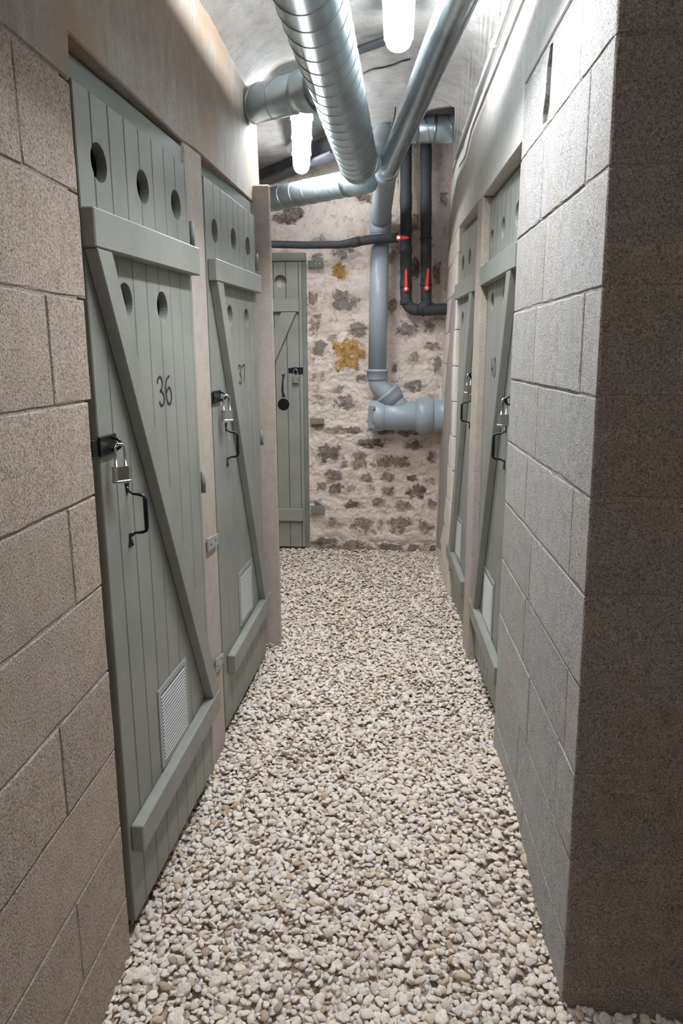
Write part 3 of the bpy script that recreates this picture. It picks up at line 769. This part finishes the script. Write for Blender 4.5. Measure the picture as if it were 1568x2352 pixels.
def make_door(idx, A, B, z0, H, side, planks, top, bot, brace, holes, num, vent, hnd, hsp, label, brace_w=0.075, hinges=(), gap=0.0030, lines_from=None):
    fr, W = door_frame(A, B, z0, side)
    root = empty('door_%d' % idx, (0, 0, 0), kind='structure', label=label, category='door')
    T = 0.024
    edges = [0.0] + [planks + 0.0865 * k for k in range(12) if planks + 0.0865 * k < W - 0.015] + [W]
    planks = len(edges) - 1
    for k in range(planks):
        a, b = edges[k], edges[k + 1]
        o = box('plank', fr, a + gap / 2 * (k > 0), b - gap / 2 * (k < planks - 1), 0, H, -T, 0, M_SAGE, root, 0.0022)
        for (hu, hv, hr) in holes:
            if a - hr < hu < b + hr:
                c = prism('cutter', fr, disc_poly(hu, hv, hr), -T - 0.02, 0.02, M_SAGE); boolean(o, c); bpy.data.objects.remove(c)
    box('backing_board', fr, 0.004, 0.03, 0.002, H - 0.002, -T - 0.006, -T - 0.0005, M_SAGE_FRAME, root)
    def slanted(nm, u0, va, u1, vb, w):
        return prism(nm, fr, [(u0, va), (u1, vb), (u1, vb + w), (u0, va + w)], 0.0005, 0.032, M_SAGE, root, 0.003)
    slanted('batten', *top); slanted('batten', *bot)
    (ua, va, ub, vb) = brace; s = 1 if brace_w > 0 else -1
    prism('brace', fr, [(ua, va), (ub, vb), (ub + brace_w, vb), (ua + brace_w, va)] if True else [], 0.0008, 0.030, M_SAGE, root, 0.002)
    if num: number(fr, *num, parent=root, mirror=(side == 'R'))
    if vent: grille(fr, *vent, parent=root)
    if hnd: handle(fr, *hnd, parent=root)
    if hsp: hasp(fr, *hsp[:3], parent=root, ring_u=hsp[3])
    # timber frame behind / around the leaf
    fy0, fy1 = -0.055, W + 0.028
    join_boxes('frame', [fbox(fr, fy0, fy1, H + 0.006, H + 0.062, -0.075, -0.022), fbox(fr, fy0, 0.022, -0.04, H + 0.006, -0.075, -0.030), fbox(fr, W - 0.015, fy1, -0.04, H + 0.006, -0.075, -0.030)], M_SAGE_FRAME, root, 0.003)
    for (hu, hv) in hinges:
        pts = [fr(hu, hv - 0.035, 0.004), fr(hu, hv + 0.035, 0.004)]
        tube('hinge', pts, 0.0075, M_SAGE_FRAME, root, 12)
    return root, fr, W
r = 0.040
d1, f36, W36 = make_door(1, (-.635, 1.535), (-.600, 2.240), .022, 1.960, 'L', 0.076,
    (-0.012, 1.640, 0.692, 1.652, 0.079), (0.012, 0.196, 0.712, 0.228, 0.075), (-0.004, 1.640, 0.652, 0.274),
    [(.102, 1.827, r), (.350, 1.830, r), (.594, 1.834, r), (.198, 1.549, r), (.441, 1.548, r)],
    ('36', .372, 1.288, .106, .076), (.234, .468, .286, .524), (.130, 1.047), (-0.012, 0.075, 1.226, 0.052),
    'sage green plank door numbered 36, nearest on the left wall', hinges=((W_ := 0.715, 1.775), (0.715, 1.02)))
d2, f37, W37 = make_door(2, (-.628, 2.550), (-.592, 3.280), -.005, 2.031, 'L', 0.108,
    (0.006, 1.696, 0.700, 1.706, 0.074), (0.052, 0.212, 0.724, 0.250, 0.078), (0.018, 1.696, 0.640, 0.285),
    [(.111, 1.874, r), (.367, 1.884, r), (.598, 1.886, r), (.275, 1.592, r), (.538, 1.594, r)],
    ('37', .376, 1.330, .104, .074), (.258, .485, .327, .562), (.158, 1.110), (-0.005, 0.085, 1.298, 0.075),
    'sage green plank door numbered 37, farther on the left wall beside the pillar', hinges=((0.74, 1.84), (0.74, 1.07)), gap=0.0022)
d3, f40, W40 = make_door(3, (.432, 2.520), (.410, 3.270), .067, 1.990, 'R', 0.052,
    (-0.02, 1.651, 0.735, 1.655, 0.080), (-0.01, 0.166, 0.688, 0.190, 0.072), (0.045, 1.652, 0.565, 0.250),
    [(.644, 1.833, r), (.391, 1.838, r), (.125, 1.842, r), (.569, 1.580, r), (.30, 1.580, r)],
    ('40', .415, 1.285, .110, .074), (.235, .478, .247, .485), (.145, 1.042), (-0.02, 0.07, 1.215, 0.045),
    'sage green plank door numbered 40, nearer of the two on the right wall', gap=0.0022)
d4, f41, W41 = make_door(4, (.420, 3.560), (.385, 4.160), .0, 2.070, 'R', 0.070,
    (0.010, 1.728, 0.610, 1.728, 0.080), (0.080, 0.196, 0.635, 0.256, 0.075), (0.062, 1.728, 0.500, 0.300),
    [(.545, 1.916, r), (.335, 1.922, r), (.114, 1.928, r), (.500, 1.622, r), (.27, 1.622, r)],
    ('39', .30, 1.350, .110, .074), (.270, .490, .310, .545), (.150, 1.150), (-0.02, 0.06, 1.338, 0.045),
    'sage green plank door farther along the right wall near the grey drain', gap=0.0022)
# back door, faces the camera (u from x = -1.30)
d5, fB, WB = make_door(5, (-1.300, 5.150), (-0.612, 5.150), .03, 2.025, 'L', 0.0585,
    (0.03, 1.692, 0.669, 1.692, 0.088), (0.03, 0.204, 0.679, 0.204, 0.090), (-0.10, 0.30, 0.545, 1.692),
    [(.541, 1.897, 0.043), (.25, 1.897, 0.043)], None, None, (.548, 1.186), (0.615, 0.690, 1.292, 0.637),
    'narrow-looking sage green plank door in the rubble wall, half hidden by the pillar', brace_w=0.085, gap=0.0028)
for ch in list(d5.children):
    if ch.name.startswith('brace'):
        me = ch.data; bpy.data.objects.remove(ch)
prism('brace', fB, [(0.05, 0.40), (0.05, 0.62), (0.545, 1.690), (0.650, 1.690)], 0.0008, 0.028, M_SAGE, d5, 0.002)
prism('lock_hole', fB, disc_poly(0.545, 1.054, 0.042, 32), 0.0, 0.0015, M_BLACK, d5, label='round black cover disc')
for v in (0.98, 0.905):
    prism('plug', fB, disc_poly(0.612, v + 0.06, 0.008, 14), 0.0, 0.0012, M_SAGE_FRAME, d5)
for (z_, hh_) in ((2.042, 0.045), (0.963, 0.038), (0.312, 0.052)):
    lg = box('lug', lambda u, v, n: Vector((u, 5.172 - n, v)), -0.570, -0.468, z_ - hh_ / 2, z_ + hh_ / 2, -0.02, 0.004, M_SAGE_FRAME, d5, 0.001, label='painted metal fixing plate let into the mortar')
    for q in (-0.515, -0.488): prism('screw', lambda u, v, n: Vector((u, 5.172 - n, v)), disc_poly(q, z_, 0.004, 10), 0.004, 0.006, M_STEEL, lg)
# fixing plates of door 37's frame on the pier
for (p0, p1, p2, p3) in (((478, 1238), (502, 1225), (502, 1250), (480, 1268)), ((497, 1514), (514, 1500), (512, 1524), (498, 1546))):
    q = [at(*p, x=-0.606) for p in (p0, p1, p2, p3)]
    poly = [(a.y, a.z) for a in q]
    lg = prism('lug', lambda u, v, n: Vector((-0.612 + n, u, v)), poly, 0.0, 0.005, M_ALU_D, d2, 0.0008, label='pale metal fixing plate on the pier')
    cu = sum(a for a, b in poly) / 4; cv = sum(b for a, b in poly) / 4
    for s_ in (-0.035, 0.03): prism('screw', lambda u, v, n: Vector((-0.612 + n, u, v)), disc_poly(cu + s_, cv, 0.004, 10), 0.005, 0.0065, M_BLACK, lg)

padlock(f36, 0.046, 1.226, 0.026, 0.7, 'chrome laminated padlock hanging on the hasp of door 36', 0.92)
padlock(f37, 0.075, 1.302, 0.030, 0.9, 'small chrome padlock hanging on the hasp of door 37')
padlock(f40, 0.045, 1.222, 0.030, -0.9, 'chrome padlock on door 40 beside the near right jamb')
padlock(f41, 0.045, 1.345, 0.030, -0.9, 'chrome padlock on the farther door of the right wall')
padlock(fB, 0.637, 1.302, 0.018, 0.0, 'bright steel padlock on the door in the rubble wall')

# ------------------------------------------------------------------ lamps
def tube_light(p0, p1, label, mat, w=0.10, h=0.075):
    p0, p1 = Vector(p0), Vector(p1); root = empty('tube_light', (p0 + p1) / 2, label=label, category='lamp', group='sealed strip lights under the vault')
    d = (p1 - p0).normalized(); s = d.cross(Vector((0, 0, 1))).normalized(); up = Vector((0, 0, 1)); L = (p1 - p0).length
    fr = lambda u, v, n: p0 + d * u + s * v + up * n - root.location
    hw = w / 2
    prof = [(-hw, 0.0)] + [(-hw * math.cos(t) * 0.96, -h * 0.62 * math.sin(t) ** 0.8) for t in [math.pi * i / 10 for i in range(1, 10)]] + [(hw, 0.0)]
    vs, fs = [], []
    us = [(0.0, .35), (0.012, .8), (0.035, 1.0), (L - 0.035, 1.0), (L - 0.012, .8), (L, .35)]
    for (u, k) in us:
        for (a, b) in prof: vs.append(fr(u, a * (0.5 + 0.5 * k) if k < 1 else a, b * k))
    m = len(prof)
    for i in range(len(us) - 1):
        for j in range(m - 1): fs.append((i * m + j, i * m + j + 1, (i + 1) * m + j + 1, (i + 1) * m + j))
    fs.append(tuple(range(m))); fs.append(tuple(range((len(us) - 1) * m, len(us) * m)))
    me = mesh_of('diffuser', vs, fs, mat); fix(me); link('diffuser', me, root)
    box('housing', fr, 0.01, L - 0.01, -hw - 0.004, hw + 0.004, 0.0, 0.032, M_HOUSING, root, 0.004)
    for (u) in (0.25, 0.5, 0.75):
        for sg in (-1, 1):
            box('clip', fr, L * u - 0.012, L * u + 0.012, sg * (hw + 0.004), sg * (hw + 0.009), -0.012, 0.02, M_CHROME, root, 0.001)
    return root
e1 = at(915, 98, z=2.565); s1 = Vector((e1.x - 0.014, e1.y - 1.52, 2.565))
tube_light(s1, e1, 'glowing sealed strip light nearest the viewer, right of the big spiral duct', M_TUBE, 0.10)
e2 = at(692, 384, z=2.54); s2 = at(693, 215, z=2.54)
tube_light(s2, e2, 'glowing sealed strip light farther back, left of the big spiral duct', M_TUBE, 0.095)
tube_light((-0.1, -1.3, 2.52), (-0.1, -0.1, 2.52), 'strip-shaped fill light added unseen behind the viewer', M_REAR_FILL, 0.10)

# ------------------------------------------------------------------ ventilation ducts
RD = 0.0985
v0 = Vector((-0.215, -1.4, 2.4)); v1 = at(822, 372, z=2.4); 
a0 = at(716, 0, z=2.4)
dirv = (v1 - a0).normalized(); st = a0 - dirv * 3.3
vd = empty('ventilation_duct', (0, 0, 0), label='large galvanised spiral ventilation duct with branches running along the ceiling', category='duct')
mp_ = tube('main_pipe', [st, v1], RD, M_GALV, vd, 64)
helix('seam', a0 - dirv * 0.9, v1, RD, 0.103, M_SEAM, mp_, width=0.0065, height=0.0024, sgn=1)
# domed tee at the end of the main duct
endc = v1 + dirv * 0.02
tube('end_elbow', [v1 - dirv * 0.01, v1 + dirv * 0.05, v1 + dirv * 0.085 + Vector((0, 0, 0)), v1 + dirv * 0.10], [RD * 1.012, RD * 1.0, RD * 0.9, RD * 0.70], M_GALV, vd, 48)
# left-hand back branch
b0 = v1 + dirv * 0.02 + Vector((-0.02, 0, -0.012)); b1 = at(800, 421, z=2.385); b2 = at(560, 472, z=2.385)
db = (b2 - b1).normalized()
br = tube('branch_pipe', [b1 - db * 0.16, b1, b2], 0.070, M_GALV, vd, 48, label='branch duct turning left at the back')
helix('seam', b1 - db * 0.05, b2, 0.070, 0.105, M_SEAM, br, sgn=1)
tube('collar', [b1 - db * 0.012, b1 + db * 0.012], 0.0735, M_SEAM, br, 48)
# near left branch through the wall
n1 = at(712, 190, z=2.40); n0_ = at(560, 246, x=-0.63); n1 = Vector((-0.24, n0_.y - 0.30, 2.445))
dn = (n0_ - n1).normalized()
nb = tube('branch_pipe', [n1, n0_ + dn * 0.1], 0.072, M_GALV, vd, 48, label='short branch duct entering the left wall')
helix('seam', n1 + dn * 0.1, n0_, 0.072, 0.12, M_SEAM, nb, sgn=-1)
tube('collar', [n1 + dn * 0.06, n1 + dn * 0.135, n1 + dn * 0.137, n1 + dn * 0.16], [0.088, 0.078, 0.078, 0.074], M_GALV, nb, 48)
# right-hand back branch with elbow
q0 = at(868, 352, z=2.44); q1 = at(905, 296, y=4.42); q2 = at(1068, 296, y=4.42)
dq = (q2 - q1).normalized()
rb = tube('branch_pipe', [q1, q2 + dq * 0.05], 0.072, M_GALV, vd, 48, label='branch duct entering the right wall at the back')
helix('seam', q1 + dq * 0.05, q2, 0.072, 0.13, M_SEAM, rb, sgn=1)
for px in (958, 998):
    c_ = at(px, 296, y=4.42); tube('collar', [c_ - dq * 0.008, c_ + dq * 0.008], 0.0755, M_SEAM, rb, 48)
el = tube('elbow', [at(846, 372, y=v1.y + 0.02), at(862, 348, y=v1.y + 0.16), at(880, 318, y=4.30), at(893, 301, y=4.40), q1 + dq * 0.03], [0.066, 0.068, 0.070, 0.072, 0.072], M_GALV, rb, 40)

# smooth galvanised pipe slanting from top right to the drain
g0 = at(890, 388, z=2.42); g1 = at(1053, 0, z=2.43); dg_ = (g1 - g0).normalized()
sp_ = empty('metal_pipe', (0, 0, 0), label='smooth shiny galvanised pipe slanting down from the upper right to the grey drain', category='pipe')
tube('pipe', [g0 - dg_ * 0.02, g1 + dg_ * 2.6], 0.0545, M_GALV_S, sp_, 48)
tube('collar', [g0 - dg_ * 0.03, g0 + dg_ * 0.05, g0 + dg_ * 0.055], [0.061, 0.061, 0.057], M_GALV_S, sp_, 48)
tube('seam', [g0 + Vector((0.030, 0.0, -0.0485)), g1 + Vector((0.030, 0, -0.0485)) + dg_ * 2.6], 0.0022, M_SEAM, sp_, 6)
# hanger wire and strap
tube('hanger', [at(908, 246, y=4.0), at(906, 268, y=4.0), at(899, 290, y=4.0)], 0.003, M_BLACK, sp_, 8)

# ------------------------------------------------------------------ grey PVC drain
pv = empty('drain_pipe', (0, 0, 0), label='thick grey plastic drain dropping down the rubble wall into a Y junction', category='pipe')
PY = 5.04
top0 = g0 - dg_ * 0.02
t1 = at(881, 455, y=4.72); t2 = at(873, 520, y=PY); t2b = at(871, 585, y=PY); t3 = at(866, 852, y=PY)
tube('pipe', [top0 + dg_ * 0.01] + arc(top0 - dg_ * 0.09, t1 + Vector((0, 0, 0.06)), t2 + Vector((0, 0, 0.02)), 8) , [0.064] * 10, M_PVC, pv, 40, label='upper swept bend')
tube('socket', [t2 + Vector((0, 0, 0.085)), t2 + Vector((0, 0, 0.078)), t2 + Vector((0, 0, 0.07)), t2 + Vector((0, 0, -0.01)), t2 + Vector((0, 0, -0.045)), t2 + Vector((0, 0, -0.05))], [0.064, 0.074, 0.0755, 0.0735, 0.066, 0.062], M_PVC, pv, 40)
tube('pipe', [t2, t3 + Vector((0, 0, -0.0))], 0.0615, M_PVC, pv, 40)
# socket and 45 degree bend
s_ = t3 + Vector((0, 0, 0.0))
tube('socket', [s_ + Vector((0, 0, 0.012)), s_ + Vector((0, 0, 0.006)), s_ + Vector((0, 0, -0.004)), s_ + Vector((0, 0, -0.006)), s_ + Vector((0, 0, -0.05)), s_ + Vector((0, 0, -0.068))], [0.066, 0.077, 0.077, 0.072, 0.0735, 0.064], M_PVC, pv, 40)
A0 = s_ + Vector((0, 0, -0.05)); A1 = at(869, 915, y=PY); A2 = at(905, 925, y=PY)
jn = at(950, 962, y=PY)
dj = (jn - at(892, 893, y=PY)).normalized()
tube('bend', arc(A0, at(866, 893, y=PY), at(893, 908, y=PY), 8), 0.063, M_PVC, pv, 40)
c0 = at(890, 903, y=PY)
wy = tube('branch', [c0 + dj * -0.01, c0 + dj * 0.22], [0.068, 0.068], M_PVC, pv, 40, label='slanting inlet of the Y junction')
tube('collar', [c0 - dj * 0.012, c0 - dj * 0.006, c0 + dj * 0.004, c0 + dj * 0.010, c0 + dj * 0.045, c0 + dj * 0.055, c0 + dj * 0.085], [0.078, 0.088, 0.092, 0.086, 0.086, 0.080, 0.070], M_PVC, pv, 44)
h0 = at(850, 955, y=PY); h1 = at(1035, 955, y=PY); dh = (h1 - h0).normalized()
RM = 0.098
tube('main', [h0, h0 + dh * 0.20, h1], [RM, RM, RM], M_PVC, pv, 48, label='wide horizontal pipe of the Y junction')
tube('cap', [h0 - dh * 0.010, h0 - dh * 0.006, h0 + dh * 0.075, h0 + dh * 0.095, h0 + dh * 0.1], [0.100, 0.106, 0.106, 0.101, 0.098], M_PVC, pv, 48)
hb = at(957, 955, y=PY)
tube('bell', [hb - dh * 0.012, hb, hb + dh * 0.02, hb + dh * 0.045, hb + dh * 0.10, hb + dh * 0.105, hb + dh * 0.12], [0.099, 0.116, 0.129, 0.130, 0.124, 0.119, 0.112], M_PVC, pv, 48)
tube('pipe', [hb + dh * 0.1, h1 + dh * 0.08], 0.114, M_PVC, pv, 48)
fc = lambda u, v, n: Vector((h0.x + u, PY - RM - n, h0.z + v))
prism('cap_clip', fc, [(-0.010, 0.075), (0.035, 0.075), (0.035, 0.058), (0.020, 0.048), (0.020, -0.048), (0.035, -0.060), (0.033, -0.078), (-0.010, -0.078)], -0.03, 0.012, M_PVC_D, pv, 0.002)

# ------------------------------------------------------------------ black insulated pipes
ip = empty('insulated_pipe', (0, 0, 0), label='pair of black foam-wrapped water pipes joining low and turning into the right wall', category='pipe')
IY = 5.09
RF = 0.0385
def wob(a, b, r, n=14, amp=0.002):
    a, b = Vector(a), Vector(b)
    return [a.lerp(b, i / n) for i in range(n + 1)], [r + rnd.uniform(-amp, amp) for _ in range(n + 1)]
e0 = at(932, 325, y=IY); e0b = at(932, 680, y=IY)
P_, R_ = wob(e0, e0b, RF); c1 = at(932, 712, y=IY); c2 = at(960, 712, y=IY)
tube('pipe', P_ + arc(e0b, c1, c2, 8)[1:], R_ + [RF] * 8, M_FOAM, ip, 24)
e1_ = at(978, 325, y=IY); P_, R_ = wob(e1_, at(978, 705, y=IY), RF * 0.96); tube('pipe', P_, R_, M_FOAM, ip, 24)
P_, R_ = wob(at(955, 712, y=IY), at(1036, 710, y=IY), RF, 8); tube('pipe', P_, R_, M_FOAM, ip, 24)
for (px, py0, py1) in ((932, 566, 582), (932, 645, 662), (978, 545, 549), (978, 652, 656), (932, 688, 700)):
    tube('sleeve', [at(px, py0, y=IY), at(px, py1, y=IY)], RF * 1.08, M_FOAM, ip, 24)
tube('wrap', [at(985, 690, y=IY), at(962, 720, y=IY)], RF * 1.07, M_FOAM, ip, 20)
def lever(px, py, tx, ty, y, label, parent):
    a = at(px, py, y=y); b = at(tx, ty, y=y); d = (b - a); L = d.length; d.normalize(); s = Vector((d.z, 0, -d.x))
    fr = lambda u, v, n: a + d * u + s * v + Vector((0, -n, 0))
    lv = prism('valve_lever', fr, [(0, -0.011), (0.035, -0.0105), (L - 0.012, -0.0085), (L, -0.004), (L, 0.004), (L - 0.012, 0.0085), (0.035, 0.0105), (0, 0.011)], 0.012, 0.019, M_RED, parent, 0.002, label=label)
    prism('hub', fr, disc_poly(0, 0, 0.0185, 24), 0.008, 0.022, M_RED, lv, 0.002)
    prism('nut', fr, disc_poly(0, 0, 0.010, 6), 0.022, 0.028, M_CHROME, lv, 0.001)
    tube('stem', [a + Vector((0, 0.03, 0)), a + Vector((0, -0.010, 0))], 0.007, M_CHROME, lv, 10)
lever(932, 664, 932, 618, IY - RF - 0.004, 'red lever handle on the left riser', ip)
lever(979, 662, 983, 616, IY - RF - 0.004, 'red lever handle on the right riser', ip)
hp = empty('insulated_branch', (0, 0, 0), label='thin black foam-wrapped pipe running level above the narrow back door', category='pipe')
HY = 4.93
Pl = [at(x, y, y=HY) for x, y in ((560, 562), (622, 561), (700, 563), (780, 562), (812, 557), (850, 550), (895, 547), (915, 546))]
tube('pipe', Pl, [0.023, 0.023, 0.0235, 0.024, 0.028, 0.030, 0.032, 0.030], M_FOAM, hp, 20)
tube('sleeve', [at(808, 558, y=HY), at(826, 554, y=HY)], 0.0315, M_FOAM, hp, 20)
tube('fitting', [at(915, 546, y=HY), at(930, 546, y=5.02)], 0.015, M_STEEL, hp, 16)
lever(915, 547, 939, 547, HY - 0.032, 'red lever handle lying level', hp)

# ------------------------------------------------------------------ conduit on the right wall, cable on the ceiling
cd = empty('conduit', (0, 0, 0), label='thin grey electrical conduit along the top of the right wall', category='conduit')
k0 = at(1172, 0, x=0.352); k1 = at(1048, 362, x=0.345)
tube('tube', [k0 + (k0 - k1) * 0.9, k0, k1], 0.0125, M_CONDUIT, cd, 20)
kc = at(1137, 100, x=0.350); dk = (k1 - k0).normalized()
tube('coupling', [kc - dk * 0.02, kc + dk * 0.02], 0.016, M_CONDUIT, cd, 20)
for px, py in ((1100, 208), (1068, 302)):
    k_ = at(px, py, x=0.351); tube('clip', [k_ - dk * 0.012, k_ + dk * 0.012], 0.0150, M_CONDUIT, cd, 16)
tube('cable', [k1, at(1046, 372, x=0.352), at(1043, 384, x=0.358)], 0.008, M_CONDUIT, cd, 12)
cb_ = []
for (px, py) in ((826, 180), (838, 170), (856, 163), (880, 159), (905, 154), (922, 146), (940, 140)):
    q = at(px, py, z=2.66); q.z = ceil_z(q.x, q.y) - 0.004; cb_.append(q)
tube('ceiling_cable', cb_, 0.0035, M_BLACK, None, 8, label='thin dark cable wandering over the ceiling plaster', category='cable')
